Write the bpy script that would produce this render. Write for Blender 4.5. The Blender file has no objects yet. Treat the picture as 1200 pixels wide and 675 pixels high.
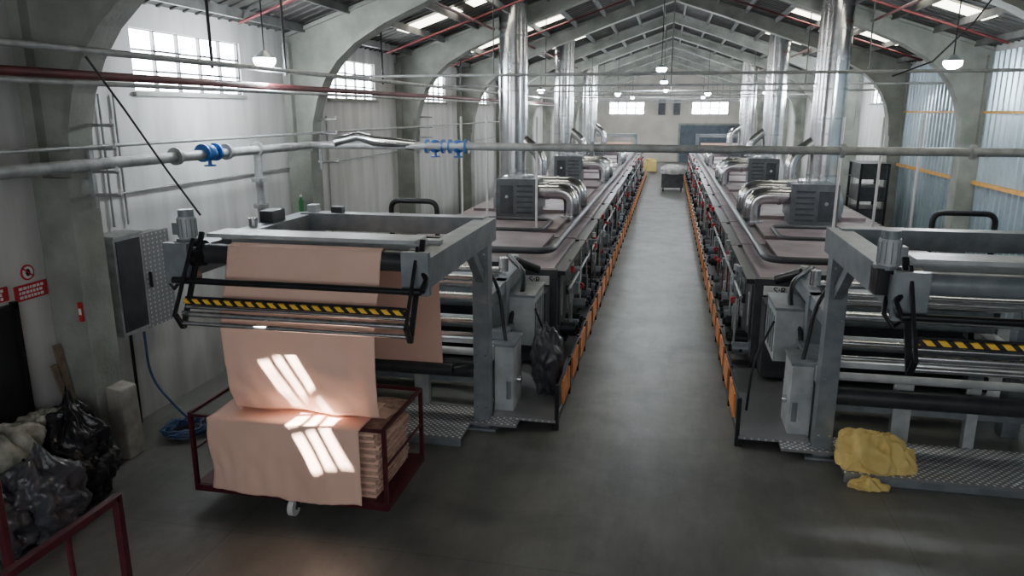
import bpy, math, random
from mathutils import Vector, Matrix, noise
random.seed(7)
scene = bpy.context.scene

# ------------------------------------------------------------ materials
def mat(name, c1, c2=None, rough=0.6, metal=0.0, scale=4.0, bump=0.0, bscale=None, emis=None, estr=0.0, detail=6.0):
    m = bpy.data.materials.new(name); m.use_nodes = True
    nt = m.node_tree; N = nt.nodes; L = nt.links
    b = N["Principled BSDF"]
    b.inputs["Roughness"].default_value = rough
    b.inputs["Metallic"].default_value = metal
    tc = N.new("ShaderNodeTexCoord")
    if c2 is None:
        c2 = tuple(v*0.8 for v in c1)
    no = N.new("ShaderNodeTexNoise"); no.inputs["Scale"].default_value = scale
    no.inputs["Detail"].default_value = detail
    L.new(tc.outputs["Object"], no.inputs["Vector"])
    r = N.new("ShaderNodeValToRGB")
    r.color_ramp.elements[0].position = 0.35; r.color_ramp.elements[1].position = 0.65
    r.color_ramp.elements[0].color = (*c2, 1); r.color_ramp.elements[1].color = (*c1, 1)
    L.new(no.outputs["Fac"], r.inputs["Fac"]); L.new(r.outputs["Color"], b.inputs["Base Color"])
    if bump > 0:
        n2 = N.new("ShaderNodeTexNoise"); n2.inputs["Scale"].default_value = bscale or scale*4
        n2.inputs["Detail"].default_value = 5
        L.new(tc.outputs["Object"], n2.inputs["Vector"])
        bp = N.new("ShaderNodeBump"); bp.inputs["Strength"].default_value = bump
        bp.inputs["Distance"].default_value = 0.03
        L.new(n2.outputs["Fac"], bp.inputs["Height"]); L.new(bp.outputs["Normal"], b.inputs["Normal"])
    if emis:
        b.inputs["Emission Color"].default_value = (*emis, 1)
        b.inputs["Emission Strength"].default_value = estr
    return m

M = {}
def wall_mat():
    m = bpy.data.materials.new("plaster_white"); m.use_nodes = True
    nt = m.node_tree; N = nt.nodes; L = nt.links; b = N["Principled BSDF"]; b.inputs["Roughness"].default_value = .85
    tc = N.new("ShaderNodeTexCoord"); mp = N.new("ShaderNodeMapping"); mp.inputs["Scale"].default_value = (3,3,.5)
    L.new(tc.outputs["Object"], mp.inputs["Vector"])
    n1 = N.new("ShaderNodeTexNoise"); n1.inputs["Scale"].default_value = 1.0; n1.inputs["Detail"].default_value = 8
    L.new(mp.outputs["Vector"], n1.inputs["Vector"])
    r = N.new("ShaderNodeValToRGB"); r.color_ramp.elements[0].position = .3; r.color_ramp.elements[1].position = .65
    r.color_ramp.elements[0].color = (.46,.46,.45,1); r.color_ramp.elements[1].color = (.65,.65,.64,1)
    L.new(n1.outputs["Fac"], r.inputs["Fac"])
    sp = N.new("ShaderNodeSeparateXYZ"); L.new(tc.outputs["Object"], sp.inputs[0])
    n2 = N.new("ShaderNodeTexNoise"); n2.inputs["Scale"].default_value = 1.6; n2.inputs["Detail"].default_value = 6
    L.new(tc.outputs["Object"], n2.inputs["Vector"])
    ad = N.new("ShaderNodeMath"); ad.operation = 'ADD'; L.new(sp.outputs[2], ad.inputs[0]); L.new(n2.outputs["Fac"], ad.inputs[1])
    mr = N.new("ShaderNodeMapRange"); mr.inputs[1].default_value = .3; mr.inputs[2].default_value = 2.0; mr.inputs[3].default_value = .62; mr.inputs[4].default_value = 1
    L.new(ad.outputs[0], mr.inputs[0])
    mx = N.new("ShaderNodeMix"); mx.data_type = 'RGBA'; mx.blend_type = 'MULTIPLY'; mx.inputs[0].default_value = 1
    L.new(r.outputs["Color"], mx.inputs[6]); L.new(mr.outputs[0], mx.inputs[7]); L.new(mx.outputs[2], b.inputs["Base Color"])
    bp = N.new("ShaderNodeBump"); bp.inputs["Strength"].default_value = .25; bp.inputs["Distance"].default_value = .03
    L.new(n2.outputs["Fac"], bp.inputs["Height"]); L.new(bp.outputs["Normal"], b.inputs["Normal"])
    return m
M['wall'] = wall_mat()
M['walldirty'] = mat("plaster_far", (.66,.62,.57), (.55,.52,.48), .85, scale=1.0)
M['conc'] = mat("painted_concrete", (.33,.345,.315), (.22,.235,.21), .8, scale=2.2, bump=.2, bscale=20)
M['roof'] = mat("roof_sheet", (.10,.10,.095), (.05,.05,.048), .6, scale=1.5)
M['purlin'] = mat("purlin_paint", (.15,.155,.15), (.085,.085,.085), .6, scale=3)
M['grey'] = mat("machine_grey", (.26,.29,.315), (.18,.21,.23), .4, .25, scale=5)
M['fan'] = mat("fan_box_grey", (.13,.14,.15), (.09,.10,.11), .4, .4, scale=5)
M['lgrey'] = mat("machine_light_grey", (.52,.55,.56), (.38,.41,.42), .4, .1, scale=5)
M['dark'] = mat("machine_charcoal", (.065,.07,.078), (.036,.04,.046), .42, .2, scale=4)
M['black'] = mat("black_steel", (.022,.023,.026), (.013,.013,.016), .4, .3, scale=6)
M['top'] = mat("oven_top_mauve", (.27,.21,.23), (.15,.12,.135), .45, .1, scale=1.7)
M['steel'] = mat("brushed_steel", (.70,.72,.74), (.52,.54,.56), .27, .95, scale=7)
M['duct'] = mat("shiny_duct", (.82,.83,.84), (.62,.63,.65), .2, 1.0, scale=3, bump=.12, bscale=5)
M['pipe'] = mat("painted_pipe", (.42,.44,.44), (.28,.29,.29), .5, .2, scale=6)
M['redpipe'] = mat("red_pipe", (.15,.025,.03), (.09,.02,.024), .5, .1, scale=6)
M['rail'] = mat("maroon_steel", (.10,.014,.024), (.06,.01,.017), .4, .2, scale=9)
M['orange'] = mat("orange_panel", (.82,.29,.08), (.46,.16,.06), .5, scale=5)
M['peach'] = mat("peach_fabric", (.84,.565,.455), (.79,.52,.415), .9, scale=2.5, bump=.15, bscale=9)
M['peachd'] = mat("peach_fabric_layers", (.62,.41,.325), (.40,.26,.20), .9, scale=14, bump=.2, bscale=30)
M['yellow'] = mat("yellow_cloth", (.86,.67,.26), (.76,.57,.20), .9, scale=5, bump=.25, bscale=10)
M['bag'] = mat("bin_bag_plastic", (.022,.022,.026), (.012,.012,.015), .25, 0, scale=5, bump=1.0, bscale=7)
M['bagg'] = mat("grey_bag_plastic", (.085,.085,.10), (.045,.045,.053), .28, 0, scale=5, bump=1.0, bscale=7)
M['rag'] = mat("rag_cloth", (.42,.40,.34), (.11,.12,.10), .9, scale=5, bump=.8, bscale=10)
M['raggrey'] = mat("grey_cloth", (.42,.43,.42), (.3,.3,.3), .9, scale=3)
M['white'] = mat("white_paint", (.8,.8,.8), (.7,.7,.7), .5)
M['red'] = mat("sign_red", (.55,.025,.035), (.45,.02,.028), .5)
M['blue'] = mat("valve_blue", (.03,.17,.50), (.02,.1,.36), .4)
M['green'] = mat("green_plastic", (.02,.2,.05), (.02,.14,.04), .35)
M['hose'] = mat("blue_hose", (.03,.07,.16), (.02,.05,.11), .4)
M['wood'] = mat("wood_board", (.28,.21,.15), (.18,.13,.10), .7, scale=8)
M['cardb'] = mat("worn_block", (.38,.36,.32), (.25,.23,.21), .8, scale=6)
M['door'] = mat("doorway_shade", (.012,.013,.015), (.01,.01,.012), .7)
M['bluegrey'] = mat("shutter_bluegrey", (.10,.13,.17), (.08,.10,.13), .5)
M['rubber'] = mat("rubber", (.03,.03,.03), None, .7)
M['cable'] = mat("cable_tray_yellow", (.72,.38,.07), (.5,.25,.05), .6)
M['win'] = mat("window_glow", (.8,.85,.9), None, .5, emis=(.90,.95,1), estr=33)
M['sky'] = mat("skylight_sheet", (.8,.8,.7), None, .5, emis=(1,.93,.75), estr=10)
M['lamp'] = mat("lamp_lens", (.9,.9,.9), None, .5, emis=(.85,.95,1), estr=160)
M['glove'] = mat("corrugated_metal", (.50,.61,.67), (.38,.48,.54), .32, .55, scale=1.5)

def diamond():
    m = bpy.data.materials.new("diamond_plate"); m.use_nodes = True
    nt = m.node_tree; N = nt.nodes; L = nt.links; b = N["Principled BSDF"]
    b.inputs["Metallic"].default_value = .35; b.inputs["Roughness"].default_value = .42
    tc = N.new("ShaderNodeTexCoord"); mp = N.new("ShaderNodeMapping")
    mp.inputs["Rotation"].default_value = (0, 0, math.radians(45))
    L.new(tc.outputs["Object"], mp.inputs["Vector"])
    vo = N.new("ShaderNodeTexVoronoi"); vo.inputs["Scale"].default_value = 17; vo.inputs["Randomness"].default_value = 0
    L.new(mp.outputs["Vector"], vo.inputs["Vector"])
    r = N.new("ShaderNodeValToRGB"); r.color_ramp.elements[0].position = .2; r.color_ramp.elements[1].position = .38
    r.color_ramp.elements[0].color = (.9,.91,.93,1); r.color_ramp.elements[1].color = (.28,.285,.295,1)
    L.new(vo.outputs["Distance"], r.inputs["Fac"]); L.new(r.outputs["Color"], b.inputs["Base Color"])
    bp = N.new("ShaderNodeBump"); bp.inputs["Strength"].default_value = .5; bp.invert = True; bp.inputs["Distance"].default_value = .01
    L.new(vo.outputs["Distance"], bp.inputs["Height"]); L.new(bp.outputs["Normal"], b.inputs["Normal"])
    return m
M['plate'] = diamond()

def stripes():
    m = bpy.data.materials.new("hazard_stripes"); m.use_nodes = True
    nt = m.node_tree; N = nt.nodes; L = nt.links; b = N["Principled BSDF"]; b.inputs["Roughness"].default_value = .5
    tc = N.new("ShaderNodeTexCoord"); sp = N.new("ShaderNodeSeparateXYZ"); L.new(tc.outputs["Object"], sp.inputs[0])
    a = N.new("ShaderNodeMath"); a.operation = 'ADD'; L.new(sp.outputs[0], a.inputs[0]); L.new(sp.outputs[2], a.inputs[1])
    mu = N.new("ShaderNodeMath"); mu.operation = 'MULTIPLY'; mu.inputs[1].default_value = 9; L.new(a.outputs[0], mu.inputs[0])
    f = N.new("ShaderNodeMath"); f.operation = 'FRACT'; L.new(mu.outputs[0], f.inputs[0])
    g = N.new("ShaderNodeMath"); g.operation = 'GREATER_THAN'; g.inputs[1].default_value = .45; L.new(f.outputs[0], g.inputs[0])
    mx = N.new("ShaderNodeMix"); mx.data_type = 'RGBA'; L.new(g.outputs[0], mx.inputs[0])
    mx.inputs[6].default_value = (.01,.01,.01,1); mx.inputs[7].default_value = (.85,.52,.05,1)
    L.new(mx.outputs[2], b.inputs["Base Color"]); return m
M['stripe'] = stripes()

def floor_mat():
    m = bpy.data.materials.new("concrete_floor"); m.use_nodes = True
    nt = m.node_tree; N = nt.nodes; L = nt.links; b = N["Principled BSDF"]
    tc = N.new("ShaderNodeTexCoord")
    n1 = N.new("ShaderNodeTexNoise"); n1.inputs["Scale"].default_value = .7; n1.inputs["Detail"].default_value = 10; n1.inputs["Roughness"].default_value = .7
    n1.inputs["Distortion"].default_value = .4
    L.new(tc.outputs["Object"], n1.inputs["Vector"])
    r = N.new("ShaderNodeValToRGB"); r.color_ramp.elements[0].position = .34; r.color_ramp.elements[1].position = .68
    r.color_ramp.elements[0].color = (.100,.102,.096,1); r.color_ramp.elements[1].color = (.185,.187,.177,1)
    L.new(n1.outputs["Fac"], r.inputs["Fac"])
    mp2 = N.new("ShaderNodeMapping"); mp2.inputs["Scale"].default_value = (3,.6,1); mp2.inputs["Rotation"].default_value = (0,0,.12)
    L.new(tc.outputs["Object"], mp2.inputs["Vector"])
    n3 = N.new("ShaderNodeTexNoise"); n3.inputs["Scale"].default_value = 1.2; n3.inputs["Detail"].default_value = 8; n3.inputs["Roughness"].default_value = .7
    L.new(mp2.outputs["Vector"], n3.inputs["Vector"])
    r3 = N.new("ShaderNodeValToRGB"); r3.color_ramp.elements[0].position = .34; r3.color_ramp.elements[1].position = .54
    r3.color_ramp.elements[0].color = (.80,.80,.80,1); r3.color_ramp.elements[1].color = (1,1,1,1)
    L.new(n3.outputs["Fac"], r3.inputs["Fac"])
    mx0 = N.new("ShaderNodeMix"); mx0.data_type = 'RGBA'; mx0.blend_type = 'MULTIPLY'; mx0.inputs[0].default_value = 1
    L.new(r.outputs["Color"], mx0.inputs[6]); L.new(r3.outputs["Color"], mx0.inputs[7])
    br = N.new("ShaderNodeTexBrick"); br.inputs["Scale"].default_value = 1; br.inputs["Mortar Size"].default_value = .010
    br.inputs["Brick Width"].default_value = 6.4; br.inputs["Row Height"].default_value = 7.3; br.inputs["Mortar Smooth"].default_value = .8
    br.inputs["Color1"].default_value = (1,1,1,1); br.inputs["Color2"].default_value = (1,1,1,1); br.inputs["Mortar"].default_value = (.72,.72,.72,1)
    br.offset = 0.0
    mp = N.new("ShaderNodeMapping"); mp.inputs["Location"].default_value = (4.0,1.5,0)
    L.new(tc.outputs["Object"], mp.inputs["Vector"]); L.new(mp.outputs["Vector"], br.inputs["Vector"])
    mx = N.new("ShaderNodeMix"); mx.data_type = 'RGBA'; mx.blend_type = 'MULTIPLY'; mx.inputs[0].default_value = 1
    L.new(mx0.outputs[2], mx.inputs[6]); L.new(br.outputs["Color"], mx.inputs[7]); L.new(mx.outputs[2], b.inputs["Base Color"])
    n2 = N.new("ShaderNodeTexNoise"); n2.inputs["Scale"].default_value = 2; n2.inputs["Detail"].default_value = 6
    L.new(tc.outputs["Object"], n2.inputs["Vector"])
    mr = N.new("ShaderNodeMapRange"); mr.inputs[3].default_value = .30; mr.inputs[4].default_value = .54
    L.new(n2.outputs["Fac"], mr.inputs[0]); L.new(mr.outputs[0], b.inputs["Roughness"])
    return m
M['floor'] = floor_mat()

# ------------------------------------------------------------ builder
class B:
    def __init__(s, name):
        s.name = name; s.v = []; s.f = []; s.m = []; s.sm = []; s.mats = []
    def mi(s, k):
        if k not in s.mats: s.mats.append(k)
        return s.mats.index(k)
    def add(s, vs, fs, k, smooth=False):
        o = len(s.v); i = s.mi(k)
        s.v += [tuple(p) for p in vs]
        for f in fs:
            s.f.append(tuple(o+a for a in f)); s.m.append(i); s.sm.append(smooth)
    def bx(s, x0, x1, y0, y1, z0, z1, k):
        if x0 > x1: x0, x1 = x1, x0
        if y0 > y1: y0, y1 = y1, y0
        vs = [(x0,y0,z0),(x1,y0,z0),(x1,y1,z0),(x0,y1,z0),(x0,y0,z1),(x1,y0,z1),(x1,y1,z1),(x0,y1,z1)]
        s.add(vs, [(0,3,2,1),(4,5,6,7),(0,1,5,4),(1,2,6,5),(2,3,7,6),(3,0,4,7)], k)
    def beam(s, p0, p1, w, h, k, up=(0,0,1)):
        p0 = Vector(p0); p1 = Vector(p1); d = (p1-p0).normalized(); up = Vector(up)
        if abs(d.dot(up)) > .98: up = Vector((0,1,0))
        a = d.cross(up).normalized()*w/2; c = a.cross(d).normalized()*h/2
        vs = [p0-a-c,p0+a-c,p0+a+c,p0-a+c,p1-a-c,p1+a-c,p1+a+c,p1-a+c]
        s.add(vs, [(0,1,2,3),(7,6,5,4),(0,4,5,1),(1,5,6,2),(2,6,7,3),(3,7,4,0)], k)
    def cyl(s, p0, p1, r, k, n=16, r1=None):
        s.tube([p0, p1], r, k, n, r1)
    def tube(s, pts, r, k, n=10, r1=None):
        pts = [Vector(p) for p in pts]; m = len(pts); vs = []
        prev = None
        for i, p in enumerate(pts):
            t = (pts[min(i+1,m-1)]-pts[max(i-1,0)]).normalized()
            if prev is None:
                a = t.cross(Vector((0,0,1)))
                if a.length < .05: a = t.cross(Vector((0,1,0)))
            else:
                a = prev - t*prev.dot(t)
            a.normalize(); prev = a; c = t.cross(a)
            rr = r if r1 is None else r+(r1-r)*i/(m-1)
            for j in range(n):
                w = 2*math.pi*j/n
                vs.append(p+a*math.cos(w)*rr+c*math.sin(w)*rr)
        fs = []
        for i in range(m-1):
            for j in range(n):
                fs.append((i*n+j, (i+1)*n+j, (i+1)*n+(j+1)%n, i*n+(j+1)%n))
        s.add(vs, fs, k, True)
        s.add(vs[:n], [tuple(range(n))], k); s.add(vs[-n:], [tuple(reversed(range(n)))], k)
    def prism(s, poly, y0, y1, k):
        n = len(poly)
        vs = [(x,y0,z) for x,z in poly]+[(x,y1,z) for x,z in poly]
        fs = [tuple(range(n)), tuple(reversed(range(n,2*n)))]
        for i in range(n):
            j = (i+1)%n; fs.append((i,n+i,n+j,j))
        s.add(vs, fs, k)
    def grid(s, fn, nu, nv, k, smooth=True):
        vs = [fn(i/nu, j/nv) for j in range(nv+1) for i in range(nu+1)]
        fs = [(j*(nu+1)+i, j*(nu+1)+i+1, (j+1)*(nu+1)+i+1, (j+1)*(nu+1)+i) for j in range(nv) for i in range(nu)]
        s.add(vs, fs, k, smooth)
    def blob(s, c, rad, k, seed=0, amp=.25, fr=2.2, floor=None, neck=False, nu=36, nv=24):
        c = Vector(c)
        def fn(u, v):
            th = 2*math.pi*(u % 1.0); ph = math.pi*v
            d = Vector((math.sin(ph)*math.cos(th), math.sin(ph)*math.sin(th), math.cos(ph)))
            w = 1+amp*(noise.noise(d*fr+Vector((seed*7.3,seed,0)))+.5*noise.noise(d*fr*2.6+Vector((seed,0,5))))
            if neck: w += .05*abs(math.sin(th*6+seed+3*noise.noise(d*2)))*max(0,d.z)
            q = Vector((d.x*rad[0]*w, d.y*rad[1]*w, d.z*rad[2]*w))
            if neck and d.z > .75:
                tt = (d.z-.75)/.25; q.x *= (1-.75*tt); q.y *= (1-.75*tt); q.z += rad[2]*.35*tt
            q += c
            if floor is not None and q.z < floor: q.z = floor+.003
            return q
        s.grid(fn, nu, nv, k)
    def heap(s, c, rx, ry, h, k, seed=0, n=90, m=36, fold=1.0, pw=.62):
        c = Vector(c)
        def fn(u, v):
            th = 2*math.pi*(u % 1.0); ct, st = math.cos(th), math.sin(th)
            e = 1+.14*noise.noise(Vector((ct*1.3,st*1.3,seed)))+.05*math.sin(th*5+seed)*v
            rr = math.sin(v*math.pi*.5)**.8
            base = max(0,math.cos(v*math.pi*.5))**pw
            x = ct*rr*rx*e; y = st*rr*ry*e
            q = Vector((x*3, y*3, base*h*2+seed*3.1))
            w = Vector((noise.noise(q), noise.noise(q+Vector((9,2,4))), noise.noise(q+Vector((3,8,1)))))
            f = (1-abs(noise.noise(q*1.7+w*1.6))*3.6)
            # long soft folds falling from the crown
            f2 = math.sin(th*9+seed+4*w.y)*rr
            d = Vector((ct*rr, st*rr, base)).normalized()
            p = Vector((x, y, h*base))+d*(.045*f*fold+.022*f2*fold+.08*w.x)*min(1,.35+base*1.5)
            p.z = max(.004, p.z)
            return c+p
        s.grid(fn, n, m, k)
    def finish(s, bevel=0, solid=0, sub=0, parent=None):
        me = bpy.data.meshes.new(s.name); me.from_pydata(s.v, [], s.f)
        for k in s.mats: me.materials.append(M[k])
        me.polygons.foreach_set("material_index", s.m); me.polygons.foreach_set("use_smooth", s.sm)
        me.update()
        o = bpy.data.objects.new(s.name, me); scene.collection.objects.link(o)
        if bevel:
            md = o.modifiers.new("bevel",'BEVEL'); md.width = bevel; md.segments = 2; md.limit_method = 'ANGLE'; md.angle_limit = math.radians(50)
        if solid:
            md = o.modifiers.new("solid",'SOLIDIFY'); md.thickness = solid
        if sub:
            md = o.modifiers.new("sub",'SUBSURF'); md.levels = sub; md.render_levels = sub
        if parent: o.parent = parent
        return o

def fillet(pts, rad, k=6):
    pts = [Vector(p) for p in pts]; out = [pts[0]]
    for i in range(1, len(pts)-1):
        a, b, c = pts[i-1], pts[i], pts[i+1]
        r = min(rad, (a-b).length*.49, (c-b).length*.49)
        s0 = b+(a-b).normalized()*r; s1 = b+(c-b).normalized()*r
        for j in range(k+1):
            t = j/k; out.append(s0*(1-t)**2+b*2*t*(1-t)+s1*t*t)
    out.append(pts[-1]); return out

XW = 6.7; YE = 62.0; Y0 = -3.0
FR = [1.4+5.6*i for i in range(0, 11)]
RZ = 7.6; RS = .335
def roofz(x): return RZ-RS*abs(x)

# ------------------------------------------------------------ shell
b = B("floor"); b.bx(-XW-.2, XW+.2, Y0, YE, -.1, 0, 'floor'); b.finish()
wins = [(FR[i]+1.6, FR[i]+4.1) for i in range(1, 10)]
ZB, ZT = 4.25, 5.03
def side_wall(name, sgn, wl):
    b = B(name); xa, xb = sgn*XW, sgn*(XW+.2)
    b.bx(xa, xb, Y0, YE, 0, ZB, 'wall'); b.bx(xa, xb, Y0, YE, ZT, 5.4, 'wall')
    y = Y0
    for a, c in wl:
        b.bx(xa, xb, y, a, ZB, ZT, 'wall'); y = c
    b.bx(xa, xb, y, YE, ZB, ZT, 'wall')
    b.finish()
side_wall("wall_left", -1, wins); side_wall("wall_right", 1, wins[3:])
def side_window(nm, sgn, a, c, nx=5):
    b = B(nm); x = sgn*(XW+.08)
    b.bx(x, x+sgn*.02, a, c, ZB, ZT, 'win')
    xf = sgn*(XW+.03)
    for i in range(nx+1):
        y = a+(c-a)*i/nx; w = .03 if i in (0,nx) else .014
        b.bx(xf, x, y-w, y+w, ZB, ZT, 'purlin')
    for z in (ZB, ZB+.26, ZB+.52, ZT): b.bx(xf, x, a, c, z-.012, z+.012, 'purlin')
    for i in (1,3):
        y = a+(c-a)*i/nx; y2 = a+(c-a)*(i+1)/nx
        for (p,q) in (((y,ZB+.26),(y2,ZB+.26)),((y,ZB+.52),(y2,ZB+.52))):
            b.beam((xf-sgn*.03,p[0],p[1]),(xf-sgn*.03,q[0],q[1]),.02,.025,'black')
    b.bx(sgn*(XW-.05), sgn*(XW+.05), a-.05, c+.05, ZB-.06, ZB-.01, 'conc')
    b.finish()
n = 1
for a, c in wins: side_window(f"window_{n}", -1, a, c); n += 1
for a, c in wins[3:]: side_window(f"window_{n}", 1, a, c); n += 1

gable = [(-XW-.2,0),(XW+.2,0),(XW+.2,roofz(XW+.2)),(0,RZ),(-XW-.2,roofz(XW+.2))]
b = B("wall_back"); b.prism(gable, Y0-.2, Y0, 'wall'); b.finish()
b = B("wall_far"); b.prism(gable, YE, YE+.2, 'walldirty'); b.finish()
for x0, x1 in ((-4.8,-2.0),(1.7,4.5)):
    b = B(f"window_{n}"); n += 1
    b.bx(x0, x1, YE-.06, YE-.02, 3.75, 4.75, 'win')
    for i in range(5):
        x = x0+(x1-x0)*i/4; b.bx(x-.04, x+.04, YE-.1, YE-.02, 3.7, 4.8, 'purlin')
    for z in (3.75,4.25,4.75): b.bx(x0, x1, YE-.1, YE-.02, z-.03, z+.03, 'purlin')
    b.finish()
b = B("door_1"); b.bx(.9, 5.3, YE-.08, YE-.01, 0, 2.9, 'bluegrey')
for i in range(14): b.bx(.9, 5.3, YE-.11, YE-.08, .2*i+.02, .2*i+.15, 'bluegrey')
b.bx(.75,.9,YE-.12,YE-.01,0,3.05,'conc'); b.bx(5.3,5.45,YE-.12,YE-.01,0,3.05,'conc'); b.bx(.75,5.45,YE-.12,YE-.01,2.9,3.05,'conc'); b.finish()
b = B("trim_1"); b.bx(-.9,-.35,YE-.3,YE-.02,3.7,4.9,'dark'); b.bx(.3,.8,YE-.3,YE-.02,3.7,4.9,'dark'); b.finish()
b = B("door_2"); b.bx(-XW+.005, -XW+.03, 5.15, 6.28, 0, 1.98, 'door'); b.bx(-XW+.005,-XW+.06,6.28,6.34,0,2.05,'black'); b.bx(-XW+.005,-XW+.06,5.1,6.34,1.98,2.03,'black'); b.finish()  # flat near-black panel stands in for the shade inside the doorway

# roof, with an unseen opening added over the near bay for sun patches
HX0, HX1, HY0, HY1 = -6.02, -5.60, 2.66, 3.52
b = B("ceiling")
xs = [-XW-.3, HX0, HX1, 0]; ys = [Y0-.2, HY0, HY1, YE+.2]
for i in range(3):
    for j in range(3):
        if i == 1 and j == 1: continue
        b.add([(xs[i],ys[j],roofz(xs[i])),(xs[i+1],ys[j],roofz(xs[i+1])),(xs[i+1],ys[j+1],roofz(xs[i+1])),(xs[i],ys[j+1],roofz(xs[i]))], [(0,1,2,3)], 'roof')
b.add([(0,ys[0],roofz(0)),(XW+.3,ys[0],roofz(XW+.3)),(XW+.3,ys[3],roofz(XW+.3)),(0,ys[3],roofz(0))], [(0,1,2,3)], 'roof')
y = 5.0
while y < 45:
    for sg in (-1,1):
        b.beam((sg*6.7,y,roofz(6.7)-.012),(sg*.02,y,roofz(0)-.012),.05,.025,'roof')
    y += .28
b.finish()
b = B("sun_patch_bars")  # bars added out of view to split the sun into patches on the fabric
for fx in (.40,.72):
    x = HX0+(HX1-HX0)*fx; b.bx(x-.018, x+.018, HY0, HY1, roofz(x)-.02, roofz(x)+.02, 'purlin')
for ym in (HY0+.30, HY0+.60):
    b.beam((HX0,ym,roofz(HX0)),(HX1,ym,roofz(HX1)),.05,.03,'purlin')
b.finish()
b = B("roof_purlins")
for sg in (-1,1):
    for i in range(8):
        x = .35+i*.85
        ya = 5.0 if sg < 0 and 5.3 < x < 6.4 else Y0
        b.bx(sg*x-.03, sg*x+.03, ya, YE, roofz(x)-.16, roofz(x)-.03, 'purlin')
b.finish()
b = B("skylight_panels")
for i in range(1, 10):
    yc = FR[i]+3.3
    for sg in (-1,1):
        for (l0,l1) in ((3.0,4.2),(4.45,5.7)):
            xa, xb = sg*l0, sg*l1
            b.add([(xa,yc-.36,roofz(xa)-.03),(xb,yc-.36,roofz(xb)-.03),(xb,yc+.36,roofz(xb)-.03),(xa,yc+.36,roofz(xa)-.03)], [(0,1,2,3)], 'sky')
b.finish()

# portal frames
inner = [(6.25,0),(6.27,3.3),(6.23,3.8),(6.12,4.2),(5.95,4.55),(5.7,4.87),(5.35,5.17),(4.8,5.48),(4.0,5.82),(3.0,6.18),(1.5,6.72),(0,7.22)]
for y in FR:
    b = B("portal_frame")
    for sg in (-1,1):
        poly = [(sg*x,z) for x,z in inner[1:]]+[(0,RZ-.12),(sg*6.66,roofz(6.66)-.1),(sg*6.66,3.3)]
        b.prism(poly, y-.08, y+.10, 'conc')
        b.bx(sg*6.69, sg*6.25, y-.20, y+.22, 0, 3.3, 'conc')
        for i in range(1, len(inner)-1):
            p0, p1 = inner[i], inner[i+1]
            b.beam((sg*p0[0],y+.01,p0[1]),(sg*p1[0],y+.01,p1[1]),.34,.08,'conc',up=(0,0,1) if i>3 else (1,0,0))
        b.bx(sg*6.69, sg*6.55, y-.20, y+.22, 3.3, 5.15, 'conc')
        b.beam((sg*6.66,y+.01,roofz(6.66)-.1),(0,y+.01,RZ-.1),.30,.06,'conc')
    b.finish()
b = B("tie_rods")
for y in FR[2:]:
    b.cyl((-5.9,y+.3,4.6),(5.9,y+.3,4.6),.025,'pipe',8)
    for x in (-3,0,3): b.cyl((x,y+.3,4.6),(x,y+.3,roofz(x)-.05),.012,'purlin',6)
b.finish()

# right wall corrugated cladding: trapezoidal ribs
b = B("corrugated_cladding")
for a, c in ((FR[1]+.35,FR[2]-.3),(FR[2]+.35,FR[3]-.3),(FR[3]+.35,FR[4]-.3)):
    ys2 = []; y = a; P = .26
    while y < c-P:
        ys2 += [(y,0),(y+.10,0),(y+.14,.07),(y+.22,.07)]; y += P
    vs = []; fs = []
    for (yy,d) in ys2:
        x = XW-.06-d; vs += [(x,yy,0.02),(x,yy,5.2)]
    for i in range(len(ys2)-1): fs.append((2*i,2*i+1,2*i+3,2*i+2))
    b.add(vs, fs, 'glove')
    b.bx(XW-.17, XW-.135, a, c, 3.95, 4.0, 'cable'); b.bx(XW-.2, XW-.135, a, c, 2.45, 2.53, 'cable')
b.finish()

# ------------------------------------------------------------ pipes
b = B("overhead_pipe")
main = fillet([(-6.0,Y0+.1,3.47),(-6.0,12.0,3.43),(-5.2,12.1,3.43),(6.1,12.3,3.40)], .25)
b.tube(main, .065, 'pipe', 14)
for y in (8.3, 9.4, 10.2): b.cyl((-6.0,y-.03,3.45),(-6.0,y+.03,3.45),.11,'pipe',14)
for x in (-4.0,-3.3,-1.2,2.6,4.4): b.cyl((x-.03,12.2,3.41),(x+.03,12.2,3.41),.11,'pipe',14)
b.tube([(-5.6,12.05,3.47),(-5.2,12.1,3.57),(-4.9,12.08,3.50),(-4.2,12.15,3.43)], .09,'duct',14)
b.cyl((-6.0,10.2,3.45),(-6.0,10.2,0.0),.06,'pipe',12)
for z in (3.0,2.6,1.6): b.cyl((-6.0,10.2,z-.03),(-6.0,10.2,z+.03),.11,'pipe',12)
b.finish()
for (x,y,z,ax) in ((-6.0,9.0,3.46,'y'),(-3.85,12.18,3.42,'x'),(-3.45,12.18,3.42,'x')):
    b = B("blue_valve"); d = Vector((0,1,0)) if ax=='y' else Vector((1,0,0)); p = Vector((x,y,z))
    b.blob(p,(.11,.11,.11),'blue',amp=.02,nu=16,nv=10); b.cyl(p-d*.16,p-d*.12,.12,'blue',14); b.cyl(p+d*.12,p+d*.16,.12,'blue',14)
    b.cyl(p,p-Vector((0,.0,.17)),.025,'blue',8); b.cyl(p-Vector((0,0,.16)),p-Vector((0,0,.18)),.08,'blue',14); b.finish()
b = B("wall_pipe_run")
b.cyl((-5.45,Y0+.1,4.56),(-5.45,45,4.56),.035,'pipe',10)
b.cyl((-5.6,Y0+.1,4.34),(-5.6,45,4.34),.045,'redpipe',10)
b.cyl((-5.5,Y0+.1,4.26),(-5.5,45,4.26),.025,'pipe',10)
b.cyl((-6.15,Y0+.1,3.62),(-6.15,30,3.62),.02,'pipe',8)
for y in (8.4, 10.2, 14, 19.6, 25):
    b.cyl((-5.45,y,4.5),(-5.45,y,roofz(5.45)-.05),.02,'black',8)
b.finish()
b = B("red_sprinkler_pipe")
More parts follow.
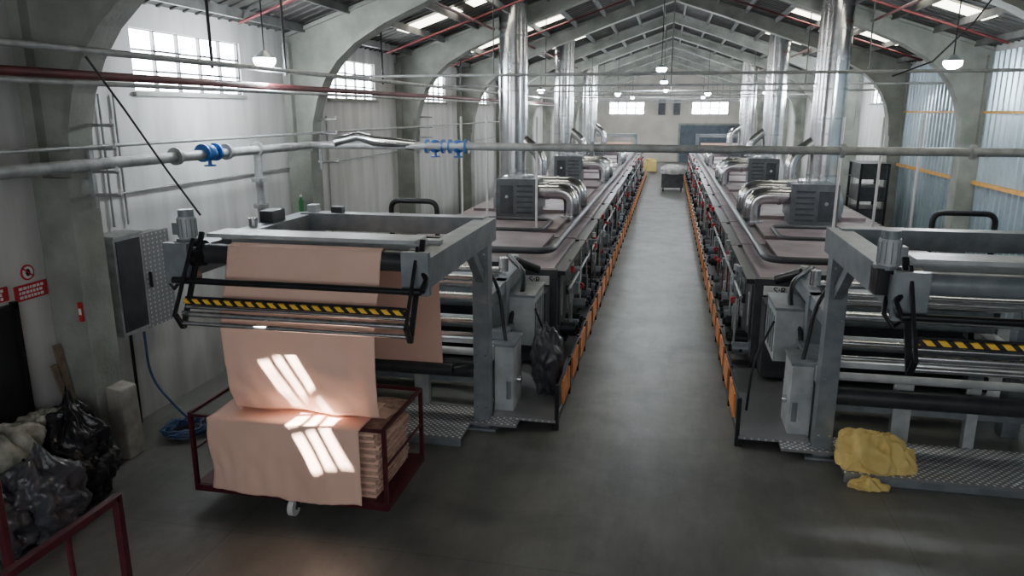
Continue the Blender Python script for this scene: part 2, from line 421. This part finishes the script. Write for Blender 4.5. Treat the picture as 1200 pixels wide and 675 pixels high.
for y in (10.5, 16.5, 21.6):
    b.cyl((-6.3,y,roofz(6.3)-.22),(-.2,y,roofz(.2)-.22),.025,'redpipe',8)
    b.cyl((6.3,y,roofz(6.3)-.22),(.2,y,roofz(.2)-.22),.025,'redpipe',8)
b.cyl((-4.2,5,roofz(4.2)-.3),(-4.2,45,roofz(4.2)-.3),.03,'redpipe',8)
b.cyl((4.2,5,roofz(4.2)-.3),(4.2,45,roofz(4.2)-.3),.03,'redpipe',8)
b.finish()
b = B("hanging_cable")
b.tube([(-5.4,6.3,4.5),(-5.2,6.5,4.0),(-4.95,6.7,3.4),(-4.7,6.8,2.95)], .012,'black',6)
b.tube([(4.4,11.5,5.9),(4.1,12,5.2),(3.7,12.2,4.7),(3.2,12.3,4.5)],.012,'black',6)
b.finish()
for yy in FR[1:4]:
    b = B("wall_bracket")
    for i,z in enumerate((3.1,3.35,3.6,3.85)):
        b.cyl((-6.3,yy+.1,z),(-5.85,yy+.1,z),.018,'pipe',8); b.cyl((-5.87,yy+.1,z),(-5.87,yy+.1,z+.06),.018,'white',8)
    b.beam((-6.20,yy+.1,2.95),(-6.20,yy+.1,3.6),.05,.05,'pipe'); b.finish()
b = B("wall_conduit")
for (yy,z0,z1) in ((7.9,2.6,4.2),(8.15,2.6,4.2),(13.3,0,4.1),(14.0,1,3.9),(18.9,0,4.1)):
    b.cyl((-XW+.03,yy,z0),(-XW+.03,yy,z1),.015,'pipe',8)
b.cyl((-XW+.03,7.4,3.0),(-XW+.03,30,3.0),.015,'pipe',8)
b.finish()

# ------------------------------------------------------------ stenter machines
CX = -.12
DUCTS = (17.3, 26.2, 35.1)
def machine(sgn, motor_lx):
    b = B("textile_stenter_machine")
    X = lambda l: CX+sgn*l
    def bx(a,c,y0,y1,z0,z1,k): b.bx(X(a),X(c),y0,y1,z0,z1,k)
    def cy(p,q,r,k,n=14,r1=None): b.cyl((X(p[0]),p[1],p[2]),(X(q[0]),q[1],q[2]),r,k,n,r1)
    def tb(pts,r,k,n=10): b.tube([(X(p[0]),p[1],p[2]) for p in pts],r,k,n)
    rnd = random.Random(3+sgn)
    y = 11.4; i = 0
    while y < 46.5:
        y1 = y+2.95
        bx(1.5,4.85,y,y1,.22,1.5,'dark')
        bx(1.58,4.8,y+.02,y1-.02,1.5,1.56,'top')
        bx(1.5,4.85,y1,y1+.05,.2,1.54,'black')
        for k in range(3):
            ya = y+.06+k*.97
            bx(1.47,1.5,ya,ya+.9,.62,1.42,'dark' if k!=1 else 'grey')
            bx(1.44,1.47,ya+.08,ya+.12,.75,1.3,'steel')
            bx(1.42,1.48,ya+.75,ya+.82,.95,1.1,'black')
        bx(1.38,1.5,y,y1,1.46,1.53,'black')
        y += 3.0; i += 1
    bx(1.5,4.85,11.35,46.8,.0,.22,'black')
    tb(fillet([(4.6,12.25,1.68),(1.75,12.25,1.68),(1.75,46,1.68)],.35),.06,'dark',10)
    tb(fillet([(4.6,14.6,1.66),(2.3,14.6,1.66),(2.3,16.1,1.66),(4.6,16.1,1.66)],.25),.04,'dark',8)
    bx(2.0,4.6,12.6,14.4,1.56,1.64,'top')
    yy = 15.0
    while yy < 45:
        bx(2.05,4.6,yy,yy+2.2,1.56,1.63,'top'); yy += 3.0
    bx(1.5,4.85,11.3,11.4,.3,1.56,'dark'); bx(1.62,2.08,11.28,11.3,1.32,1.46,'white')
    yy = 11.6
    while yy < 46:
        t = rnd.random()
        if t < .42:
            z = rnd.uniform(.35,.55)
            cy((1.25,yy,z),(1.5,yy,z),.1,rnd.choice(['dark','grey','black','grey']),12)
            cy((1.2,yy,z),(1.25,yy,z),.06,'black',10)
        elif t < .68:
            z = rnd.uniform(.7,1.2); s = rnd.uniform(.06,.14)
            bx(1.3,1.47,yy-s,yy+s,z-s,z+s,rnd.choice(['dark','lgrey','black','grey','dark']))
        elif t < .86:
            z = rnd.uniform(.5,1.3)
            cy((1.32,yy,z),(1.32,yy+.05,z),.055,'red',10); cy((1.32,yy,z),(1.5,yy,z),.02,'steel',6)
        z0 = rnd.uniform(.2,.5); z1 = rnd.uniform(1.1,1.6); xx = rnd.uniform(1.28,1.42)
        if rnd.random() < .55: tb([(xx,yy+.1,z0),(xx,yy+.1,z1)],.017,rnd.choice(['steel','steel','pipe','redpipe' if sgn>0 else 'black']),6)
        if rnd.random() < .3: cy((xx,yy+.1,z1),(xx,yy+.1,z1+.1),.045,rnd.choice(['lgrey','black','grey','red']),8)
        yy += rnd.uniform(.14,.3)
    tb([(1.33,11.5,1.22),(1.33,46,1.22)],.025,'pipe',8); tb([(1.38,11.5,.36),(1.38,46,.36)],.03,'black',8)
    # side walkway + orange kick panels
    bx(1.13,1.95,8.75,47,.10,.14,'plate'); bx(1.13,1.17,8.75,47,.0,.10,'black')
    for k in range(38):
        ya = 9.25+k*1.0
        bx(1.09,1.12,ya,ya+.66,.17,.49,'orange')
        bx(1.10,1.14,ya+.80,ya+.86,.0,.59,'black')
    bx(1.09,1.14,8.76,8.82,.0,.62,'black'); bx(1.10,1.13,8.8,47,.54,.57,'black')
    # front platform
    bx(2.2,4.9,8.05,9.0,.08,.12,'plate'); bx(2.2,4.9,8.05,8.09,0,.08,'grey')
    bx(1.6,2.2,8.55,8.8,.08,.12,'plate')
    # gantry
    for l in (2.07,4.5):
        bx(l-.10,l+.10,8.62,8.84,0,2.46,'grey'); bx(l-.2,l+.2,8.55,8.92,0,.03,'grey')
        bx(l-.12,l+.12,6.3,9.0,2.42,2.70,'grey')
        b.beam((X(l),8.7,1.95),(X(l),8.1,2.45),.12,.1,'grey',up=(1,0,0))
        bx(l-.08,l+.08,8.84,11.3,1.55,1.72,'grey'); bx(l-.10,l+.10,8.84,11.3,.85,1.05,'lgrey')
        bx(l-.10,l+.10,9.7,9.9,0,1.72,'grey'); bx(l-.1,l+.1,10.9,11.1,0,1.6,'grey')
        bx(l-.13,l+.13,6.22,6.3,2.36,2.76,'grey')
        for bz in (.3,1.0,1.7,2.3):
            for dx in (-.06,.06): b.cyl((X(l+dx),8.62,bz),(X(l+dx),8.60,bz),.012,'steel',8)
    bx(2.07,4.5,8.78,9.0,2.50,2.72,'grey'); bx(2.07,4.5,7.0,7.12,2.50,2.74,'lgrey')
    bx(2.19,4.4,6.85,7.0,2.70,2.76,'lgrey'); bx(2.07,4.5,8.0,8.1,2.46,2.6,'dark')
    bx(2.19,4.4,6.6,6.95,2.76,2.80,'lgrey')
    bx(2.19,4.4,7.12,8.0,2.44,2.47,'dark')
    cy((2.5,7.6,2.6),(4.1,7.6,2.6),.05,'steel',12)
    if sgn < 0:
        bx(4.45,4.62,8.0,8.3,2.70,2.84,'dark'); bx(4.3,4.42,8.82,8.96,2.72,2.82,'lgrey'); bx(3.95,4.1,8.84,8.94,2.72,2.80,'dark')
        cy((4.53,7.7,2.70),(4.53,7.7,2.80),.05,'steel',10)
    # main draw roller + swing frame
    cy((2.2,6.5,2.62),(4.37,6.5,2.62),.10,'dark' if sgn<0 else 'grey',24)
    cy((2.14,6.5,2.62),(2.2,6.5,2.62),.13,'black',16); cy((4.37,6.5,2.62),(4.43,6.5,2.62),.13,'black',16)
    for l in (2.06,4.34):
        b.beam((X(l),6.45,2.84),(X(l),6.02,1.98),.03,.05,'black',up=(1,0,0))
        b.beam((X(l),6.30,2.80),(X(l),5.90,2.12),.03,.03,'black',up=(1,0,0))
        b.beam((X(l),6.02,1.98),(X(l),5.92,2.14),.03,.05,'black',up=(1,0,0))
        cy((l-.03,6.32,2.6),(l+.03,6.32,2.6),.08,'black',14)
        cy((l-.02,6.3,2.42),(l+.02,6.3,2.42),.06,'steel',12)
    cy((1.98,6.13,2.42),(4.48,6.13,2.42),.032,'black',12)
    tb([(1.98,6.13,2.42),(1.95,6.2,2.52),(2.05,6.3,2.62)],.03,'black',8)
    bx(2.10,4.30,6.0,6.03,2.23,2.275,'stripe'); bx(2.10,4.30,6.03,6.06,2.21,2.29,'black')
    cy((2.08,6.03,2.12),(4.34,6.03,2.12),.028,'steel',12); cy((2.08,5.99,2.04),(4.34,5.99,2.04),.022,'steel',12)
    cy((2.08,6.1,2.17),(4.34,6.1,2.17),.02,'steel',12)
    # vertical motor on the gearbox
    ml = motor_lx
    bx(ml-.10,ml+.10,6.42,6.62,2.52,2.74,'black'); cy((ml,6.52,2.74),(ml,6.52,2.98),.085,'lgrey',18)
    cy((ml,6.52,2.98),(ml,6.52,3.05),.075,'grey',18); bx(ml+.07,ml+.13,6.46,6.58,2.8,2.92,'grey')
    cy((ml,6.52,2.73),(ml,6.52,2.76),.11,'grey',18)
    for a in range(12):
        w = a*math.pi/6; px = X(ml)+math.cos(w)*.09; py = 6.52+math.sin(w)*.09
        b.beam((px,py,2.78),(px,py,2.96),.008,.012,'grey')
    tb([(ml,6.45,2.5),(ml-.05,6.3,2.4),(ml+.02,6.25,2.3),(ml+.1,6.3,2.35)],.02,'black',8)
    for (yy,z,r,k) in ((8.95,1.92,.035,'steel'),(9.3,1.78,.05,'steel'),(8.75,1.40,.04,'steel'),(8.75,1.22,.03,'steel'),(9.4,1.55,.06,'steel'),
                       (8.8,.98,.05,'lgrey'),(8.85,.72,.11,'dark'),(10.0,1.6,.07,'steel'),(10.5,1.7,.05,'steel'),(9.6,1.15,.09,'grey'),(10.4,1.25,.1,'grey')):
        cy((2.17,yy,z),(4.4,yy,z),r,k,18)
    bx(2.17,4.4,9.05,9.15,.45,.6,'grey'); bx(2.17,4.4,9.9,10.1,.2,.4,'dark'); bx(2.17,4.4,8.9,8.98,1.05,1.12,'lgrey')
    bx(2.17,4.4,10.9,11.25,1.2,1.5,'grey'); bx(2.9,3.1,9.0,9.1,.1,.9,'lgrey'); bx(3.7,3.82,9.0,9.1,.1,.9,'lgrey')
    # side cabinets
    bx(1.62,2.0,9.9,10.75,.75,1.45,'lgrey'); bx(1.60,2.02,9.88,10.77,1.45,1.49,'grey')
    for k in range(4): bx(1.605,1.62,9.98+k*.2,10.08+k*.2,.85,1.35,'grey')
    bx(1.72,1.97,8.95,9.5,.12,1.02,'lgrey'); bx(1.70,2.0,8.93,9.52,1.02,1.06,'grey')
    bx(1.6,2.0,10.8,11.25,.2,1.3,'dark')
    bx(1.9,2.2,9.1,10.6,1.02,1.08,'grey')
    cy((1.85,9.2,.5),(1.66,9.2,.5),.05,'steel',12)
    cy((1.78,9.0,.3),(1.78,9.0,.55),.06,'grey',12)
    bx(2.3,2.75,10.9,11.2,1.56,1.74,'dark'); cy((2.1,10.9,1.72),(2.1,10.9,1.86),.06,'lgrey',12)
    cy((1.75,11.0,1.62),(2.05,10.8,1.78),.07,'black',12)
    tb(fillet([(2.2,10.9,1.85),(1.85,10.3,1.75),(1.8,10.1,1.5),(1.95,9.9,1.2),(1.95,9.8,.9)],.3),.035,'black',8)
    tb(fillet([(2.15,9.4,1.95),(1.95,9.2,1.7),(1.9,9.15,1.3),(1.85,9.1,1.05)],.3),.025,'black',8)
    tb(fillet([(1.3,9.6,.14),(1.35,9.7,.8),(1.6,9.9,1.3)],.3),.018,'black',6)
    for yy2 in (9.2,10.2): cy((2.12,yy2,1.75),(2.12,yy2,1.95),.07,'steel',12)
    # black guard bar over the oven's outer rear corner
    a, c, yy2, zt = (4.05,4.95,13.2,2.36) if sgn < 0 else (4.75,5.75,14.2,2.26)
    tb(fillet([(a,yy2,1.56 if sgn<0 else 0),(a,yy2,zt),(c,yy2,zt),(c,yy2,1.2 if sgn<0 else 0)],.18),.05,'black',10)
    # far end gantry
    for l in (1.9,4.5):
        bx(l-.1,l+.1,48.5,48.7,0,2.6,'grey')
    bx(1.9,4.5,48.5,48.7,2.4,2.6,'grey'); bx(1.5,4.8,47,50,.1,1.0,'grey'); cy((1.9,49.4,1.7),(4.5,49.4,1.7),.1,'grey')
    bx(2.1,4.3,47.6,48.4,2.0,2.06,'peach'); bx(2.1,4.3,47.55,47.6,1.0,2.06,'peach')
    bx(1.9,2.0,50.0,50.1,0,1.8,'grey'); bx(4.4,4.5,50.0,50.1,0,1.8,'grey')
    # fans & ducts
    for yc in DUCTS:
        bx(2.75,3.65,yc-.75,yc+.15,1.6,2.48,'fan'); bx(2.72,3.68,yc-.78,yc-.75,1.6,2.5,'fan')
        for z in (1.72,1.84,1.96,2.08,2.2,2.32): bx(2.82,3.2,yc-.79,yc-.78,z,z+.05,'dark')
        bx(3.28,3.58,yc-.79,yc-.78,1.72,2.36,'dark'); cy((3.43,yc-.80,2.1),(3.43,yc-.78,2.1),.04,'steel',12)
        cy((3.2,yc-.3,2.48),(3.2,yc-.3,2.56),.3,'steel',20)
        for dy in (-.45, 1.2):
            tb(fillet([(3.3,yc+dy,2.22),(1.98,yc+dy,2.22),(1.98,yc+dy,1.58)],.35,8),.18,'duct',20)
            cy((1.98,yc+dy,1.60),(1.98,yc+dy,1.66),.24,'steel',20)
            cy((2.5,yc+dy,2.22),(2.56,yc+dy,2.22),.20,'steel',20)
        bx(2.9,3.9,yc+.9,yc+1.5,1.6,2.3,'fan')
    o = b.finish(bevel=.006)
    cu = bpy.data.curves.new("nameplate_text",'FONT'); cu.body = "S:R"; cu.size = .15; cu.align_x = 'CENTER'; cu.align_y='CENTER'; cu.extrude = .002
    cu.materials.append(M['black']); t = bpy.data.objects.new("nameplate_text", cu); scene.collection.objects.link(t)
    t.location = (CX+sgn*1.85, 11.275, 1.39); t.rotation_euler = (math.pi/2,0,0); t.parent = o
    return o
machine(-1, 4.55); machine(1, 1.95)
b = B("green_bottle"); b.cyl((-4.66,8.9,2.72),(-4.66,8.9,2.86),.035,'green',14); b.cyl((-4.66,8.9,2.86),(-4.66,8.9,2.91),.035,'green',14,.012); b.cyl((-4.66,8.9,2.91),(-4.66,8.9,2.94),.014,'white',10); b.finish()

for sgn in (-1,1):
    for yc in DUCTS:
        b = B("exhaust_chimney"); x = CX+sgn*3.55; y = yc+.55; R0 = .34
        b.cyl((x,y,1.62),(x,y,2.05),.5,'duct',28,.5); b.cyl((x,y,2.05),(x,y,2.5),.5,'duct',28,R0)
        b.cyl((x,y,2.5),(x,y,roofz(x)+.4),R0,'duct',28)
        z = 2.6
        while z < 6.3:
            b.cyl((x,y,z-.025),(x,y,z+.025),R0+.015,'steel',28); z += .62
        b.tube(fillet([(x-sgn*.7,y-.1,2.5),(x-sgn*.7,y-.1,3.0),(x,y,3.5)],.3),.14,'duct',16)
        b.finish()
b = B("vertical_service_pipe")
for (x,y) in ((-3.9,14.0),(-3.3,13.6),(-2.6,15.0),(3.4,13.2),(3.0,14.2),(4.1,13.6)):
    b.cyl((x,y,1.64),(x,y,3.9),.022,'white',8)
b.finish()

# ------------------------------------------------------------ fabric
FX0, FX1 = -4.17, -2.58
path = [(8.6,2.35),(7.6,2.40),(6.9,2.5),(6.6,2.70),(6.5,2.735),(6.42,2.71),(6.385,2.60),(6.33,2.4),(6.2,2.15),(6.17,1.95),(6.18,1.6),(6.22,1.3),(6.28,1.12),(6.45,1.03),(6.8,1.0)]
def pth(v):
    t = v*(len(path)-1); i = min(int(t), len(path)-2); f = t-i
    return path[i][0]*(1-f)+path[i+1][0]*f, path[i][1]*(1-f)+path[i+1][1]*f
b = B("hanging_fabric")
def fab(u, v):
    y, z = pth(v); k = max(0, min(1, (2.1-z)/1.0))
    x = FX0+(FX1-FX0)*u
    w = (.5-u)*.05*k
    dy = k*(.04*noise.noise(Vector((x*2.2,z*.7,3)))+.026*math.sin(x*9+z*2+noise.noise(Vector((x,z,0)))*3)+.018*noise.noise(Vector((x*6+z*2,z*5,8))))
    dy += .010*(1-k)*(v>.4)*noise.noise(Vector((x*2.5,z*6,2)))
    return (x+w+.015*noise.noise(Vector((z*2,u*3,1)))*k, y+dy, z+(.02*noise.noise(Vector((x*3,y*3,0))) if v>.85 else 0))
b.grid(fab, 90, 170, 'peach'); b.finish(solid=.006)

b = B("rear_fabric_sheet")
b.grid(lambda u,v: (-4.3+1.66*u, 8.35+.02*math.sin(u*9)+.1*(1-v), .85+v*1.3), 30, 12, 'peach'); b.cyl((-4.5,8.42,.85),(-2.5,8.42,.85),.08,'dark',18)
b.beam((-4.5,8.42,.85),(-4.5,8.7,.85),.06,.06,'dark'); b.beam((-2.5,8.42,.85),(-2.25,8.7,.85),.06,.06,'dark'); b.finish()

b = B("fabric_cart")
x0,x1,y0,y1 = -4.58,-2.52,6.14,7.22
for (x,y) in ((x0,y0),(x1,y0),(x0,y1),(x1,y1)): b.beam((x,y,.2),(x,y,1.06),.04,.04,'rail')
for y in (y0,y1):
    b.beam((x0,y,.24),(x1,y,.24),.05,.07,'rail')
for x in (x0,x1):
    b.beam((x,y0,.24),(x,y1,.24),.05,.07,'rail'); b.beam((x,y0,1.05),(x,y1,1.05),.035,.035,'rail'); b.beam((x,y0,.65),(x,y1,.65),.02,.02,'rail')
b.beam((x0,y1,1.05),(x1,y1,1.05),.035,.035,'rail'); b.beam((x0,y0,1.03),(x1,y0,1.03),.03,.03,'rail')
b.bx(x0,x1,y0,y1,.26,.28,'rail')
for (x,y) in ((-3.55,6.2),(-3.55,7.15),(-4.4,6.68),(-2.75,6.68)):
    b.cyl((x-.03,y,.09),(x+.03,y,.09),.09,'white',20); b.cyl((x-.035,y,.09),(x+.035,y,.09),.03,'steel',12)
    b.beam((x-.05,y,.09),(x-.05,y,.22),.05,.01,'black'); b.beam((x+.05,y,.09),(x+.05,y,.22),.05,.01,'black'); b.bx(x-.07,x+.07,y-.06,y+.06,.2,.22,'black')
b.finish(bevel=.003)

b = B("folded_fabric_pile")
rnd = random.Random(4)
NL = 29
for i in range(NL):
    z = .285+i*.0245; a = rnd.uniform(-.03,.03); c = rnd.uniform(-.035,.025)
    xa, xb, ya, yb = -4.28+a, -2.63+c, 6.2+rnd.uniform(0,.03), 7.08+rnd.uniform(-.05,.04)
    def lay(u, v, xa=xa, xb=xb, ya=ya, yb=yb, z=z, i=i):
        th = 2*math.pi*(v % 1.0); cx = (ya+yb)/2; hy = (yb-ya)/2
        r = .0135
        yy = cx+max(-1,min(1,1.25*math.cos(th)))*hy; zz = z+r*max(-1,min(1,1.4*math.sin(th)))
        x = xa+(xb-xa)*u
        return (x+.012*noise.noise(Vector((yy*4,i,0))), yy, zz+.035*(i/NL)*noise.noise(Vector((x*3,yy*2.4,1))))
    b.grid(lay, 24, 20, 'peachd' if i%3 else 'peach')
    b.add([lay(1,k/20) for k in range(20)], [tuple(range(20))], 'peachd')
b.finish()
b = B("draped_fabric")
def dr(u, v):
    x = -4.34+1.60*u
    if v < .2:
        y = 6.75-.66*(v/.2); z = 1.05+.02*noise.noise(Vector((x*3,y*3,2)))
    else:
        t = (v-.2)/.8; y = 6.085-.02*t; z = 1.05-t*(.76+.05*noise.noise(Vector((x*1.6,0,4)))+.02*u)
        y += t*(.035*math.sin(x*7+1)+.03*noise.noise(Vector((x*4,z*1.5,7)))+.025*noise.noise(Vector((x*9,z*4,1))))-.03
        x += .03*noise.noise(Vector((z*3,u*2,9)))
    return (x, y, z)
b.grid(dr, 70, 60, 'peach'); b.finish(solid=.008)

# yellow cloth heap on the checker-plate step
b = B("yellow_cloth_heap")
b.heap((2.40,8.33,.12),.36,.27,.36,'yellow',3,160,80,1.0,.8)
b.heap((2.60,8.28,.12),.26,.20,.22,'yellow',6,110,50,1.0,.8)
b.heap((2.24,8.20,.12),.18,.14,.20,'yellow',14,90,40,1.0,.8)
b.heap((2.32,7.97,.0),.20,.08,.13,'yellow',11,60,26,.8,.8); b.finish()

# bags
for (c,r,k,sd) in (((-5.95,6.05,.42),(.40,.38,.46),'bag',1),((-6.22,5.55,.38),(.38,.38,.42),'bag',2),((-5.72,5.38,.36),(.38,.36,.40),'bagg',3),((-6.26,6.38,.40),(.32,.26,.44),'bag',4),((-5.9,5.0,.3),(.35,.3,.33),'bagg',5)):
    b = B("garbage_bag"); b.blob(c,r,k,sd,amp=.32,fr=2.5,floor=0,neck=True,nu=80,nv=50); b.finish()
b = B("rag_sack"); b.heap((-6.26,5.5,.68),.34,.36,.28,'rag',6,110,50,1.3); b.finish()
b = B("rag_sack"); b.heap((-6.30,6.1,.74),.28,.28,.16,'rag',8,110,50,1.3); b.finish()
b = B("garbage_bag"); b.blob((-1.52,9.75,.60),(.22,.32,.48),'bagg',11,amp=.3,fr=2.2,floor=.14,nu=60,nv=40); b.finish()

# left wall items
b = B("electrical_cabinet")
xw = -6.7
b.bx(xw+.01,xw+.30,7.52,8.0,1.3,2.52,'pipe'); b.bx(xw+.30,xw+.31,7.55,7.97,1.35,2.48,'dark')
b.bx(xw+.25,xw+.28,8.0,8.56,1.28,2.50,'plate'); b.bx(xw+.28,xw+.31,8.1,8.13,1.8,2.0,'black')
b.bx(xw+.01,xw+.25,8.0,8.54,1.3,2.48,'pipe')
b.cyl((xw+.15,7.8,1.3),(xw+.15,7.8,.05),.02,'black',8)
b.bx(xw+.01,xw+.33,7.5,8.02,2.52,2.55,'pipe'); b.finish(bevel=.005)
def sign(nm, ya, yb, za, zb):
    b = B(nm); b.bx(xw+.005,xw+.02,ya,yb,za,zb,'red')
    for i in range(3):
        z = za+(zb-za)*(.22+.28*i); yy = ya+.05; r = random.Random(i)
        while yy < yb-.07:
            w = r.uniform(.015,.045); b.bx(xw+.02,xw+.024,yy,yy+w,z-.015,z+.015,'white'); yy += w+.014
    b.finish()
sign("warning_sign", 6.36,6.78,2.02,2.19)
sign("warning_sign", 5.9,6.28,2.07,2.22)
b = B("prohibition_sign"); b.cyl((xw+.005,6.56,2.31),(xw+.015,6.56,2.31),.085,'red',28); b.cyl((xw+.015,6.56,2.31),(xw+.018,6.56,2.31),.066,'white',28)
b.beam((xw+.02,6.5,2.36),(xw+.02,6.62,2.26),.012,.02,'red',up=(1,0,0)); b.blob((xw+.02,6.56,2.31),(.004,.03,.04),'black',amp=.1,nu=10,nv=8); b.finish()
b = B("fire_callpoint"); b.bx(-6.32,-6.27,6.775,6.795,1.72,1.94,'red'); b.bx(-6.31,-6.28,6.77,6.775,1.80,1.87,'white'); b.finish()
b = B("leaning_boards"); b.beam((-6.4,6.72,0),(-6.62,6.72,1.45),.10,.025,'wood',up=(1,0,0)); b.beam((-6.35,6.68,0),(-6.58,6.60,1.25),.07,.025,'wood',up=(1,0,0)); b.finish()
b = B("column_guard_block"); b.prism([(-6.245,0),(-6.02,0),(-6.05,.86),(-6.245,.89)],6.92,7.20,'cardb'); b.finish(bevel=.02)
b = B("coiled_hose")
pts = []
for i in range(160):
    a = i*.35; r = .24+.06*math.sin(i*.9)+.03*math.sin(i*.37); pts.append((-5.85+math.cos(a)*r*.9, 7.75+math.sin(a)*r*1.1, .03+.10*i/160+.015*math.sin(i*1.7)))
b.tube(pts,.014,'hose',6)
b.tube(fillet([(-6.35,7.8,1.3),(-6.3,7.75,.7),(-6.0,7.8,.3),(-5.9,7.9,.1)],.3),.016,'hose',6)
b.tube(fillet([(-5.8,7.9,.03),(-5.5,8.6,.03),(-5.9,9.3,.03),(-5.2,9.6,.03)],.4),.014,'hose',6); b.finish()

# foreground stair railing
b = B("stair_railing")
for x in (-2.78,-3.55):
    b.beam((x,.2,2.0),(x,3.06,2.0),.04,.04,'rail'); b.beam((x,.2,1.25),(x,3.06,1.25),.03,.03,'rail')
    b.beam((x,3.06,0),(x,3.06,2.02),.04,.04,'rail')
    for y in (2.72,2.38,2.0,1.6,1.2,.8,.4): b.beam((x,y,1.05),(x,y,2.0),.022,.022,'rail')
    b.beam((x,.2,0),(x,.2,2.0),.04,.04,'rail')
b.bx(-3.57,-2.76,.2,3.06,.98,1.05,'plate'); b.finish(bevel=.003)

# distant objects
b = B("laundry_cart"); b.bx(-.25,.85,38.6,39.9,.2,.9,'dark')
b.heap((.3,39.25,.88),.62,.7,.42,'raggrey',3,60,24)
for x in (-.15,.75):
    for y in (38.7,39.8): b.cyl((x-.03,y,.1),(x+.03,y,.1),.1,'rubber',12)
b.finish()
b = B("yellow_pallet_box"); b.bx(-1.5,-.7,50,50.8,.14,.75,'yellow'); b.heap((-1.1,50.4,.75),.38,.38,.2,'yellow',2,40,16); b.bx(-1.55,-.65,49.95,50.85,.08,.14,'wood')
for x in (-1.5,-1.15,-.78): b.bx(x,x+.1,49.95,50.85,0,.08,'wood')
b.finish()
b = B("storage_shelf")
for y in (22.0,23.3):
    for x in (5.2,5.9): b.bx(x,x+.06,y,y+.06,0,2.6,'black')
for z in (.4,1.0,1.6,2.2,2.6):
    b.bx(5.2,5.96,22,23.36,z-.03,z,'black')
    if z<2.5: b.bx(5.25,5.9,22.1,23.2,z,z+.35,'dark')
b.finish()

# ------------------------------------------------------------ lamps
for (x,y,z) in ((-5.6,9.9,4.66),(-.3,23.6,5.2),(4.75,14.6,4.78),(-2.6,38.8,4.8),(1.8,39,4.8),(4.9,27.5,4.8),(4.9,42,4.9),(-5.3,31.5,4.8),(-.3,34,5.2),(-.3,48,5.2),(-2.6,54,4.9),(2.2,54,4.9)):
    b = B("high_bay_lamp")
    b.blob((x,y,z+.03),(.15,.15,.11),'lamp',amp=0,nu=20,nv=12); b.cyl((x,y,z+.06),(x,y,z+.16),.16,'grey',20,.05); b.cyl((x,y,z+.14),(x,y,roofz(x)-.02),.012,'black',6); b.finish()
    ld = bpy.data.lights.new("lamp_light",'POINT'); ld.energy = 165; ld.shadow_soft_size = .13; ld.color = (.88,.95,1)
    lo = bpy.data.objects.new("lamp_light", ld); lo.location = (x,y,z-.26); scene.collection.objects.link(lo)

s = Vector((.55,.67,-1)).normalized()
sd = bpy.data.lights.new("sun",'SUN'); sd.energy = 100; sd.angle = math.radians(.4); sd.color = (1,.93,.82)
so = bpy.data.objects.new("sun", sd); so.rotation_euler = s.to_track_quat('-Z','Y').to_euler(); so.location = (-8,0,10); scene.collection.objects.link(so)

ad = bpy.data.lights.new("rear_fill_light",'AREA'); ad.shape = 'RECTANGLE'; ad.size = 9; ad.size_y = 3; ad.energy = 360; ad.color = (.95,.97,1)  # added fill light behind the camera; the back wall has no gate
ao = bpy.data.objects.new("rear_fill_light", ad); ao.location = (0,Y0+.15,3.6); ao.rotation_euler = (math.radians(78),0,0); scene.collection.objects.link(ao)

w = bpy.data.worlds.new("world"); scene.world = w; w.use_nodes = True
w.node_tree.nodes["Background"].inputs[0].default_value = (.7,.82,1,1); w.node_tree.nodes["Background"].inputs[1].default_value = 1.0

# ------------------------------------------------------------ camera
cd = bpy.data.cameras.new("camera"); cam = bpy.data.objects.new("camera", cd); scene.collection.objects.link(cam)
cd.sensor_width = 36; cd.lens = 26.0; cd.clip_start = .05; cd.clip_end = 300
th = math.radians(13.46); ps = math.radians(11.72)
F = Vector((-math.sin(ps)*math.cos(th), math.cos(ps)*math.cos(th), -math.sin(th)))
R = Vector((math.cos(ps), math.sin(ps), 0)); U = R.cross(F)
m = Matrix((( R.x,U.x,-F.x,0),(R.y,U.y,-F.y,0),(R.z,U.z,-F.z,4.0),(0,0,0,1)))
cam.matrix_world = m
scene.camera = cam
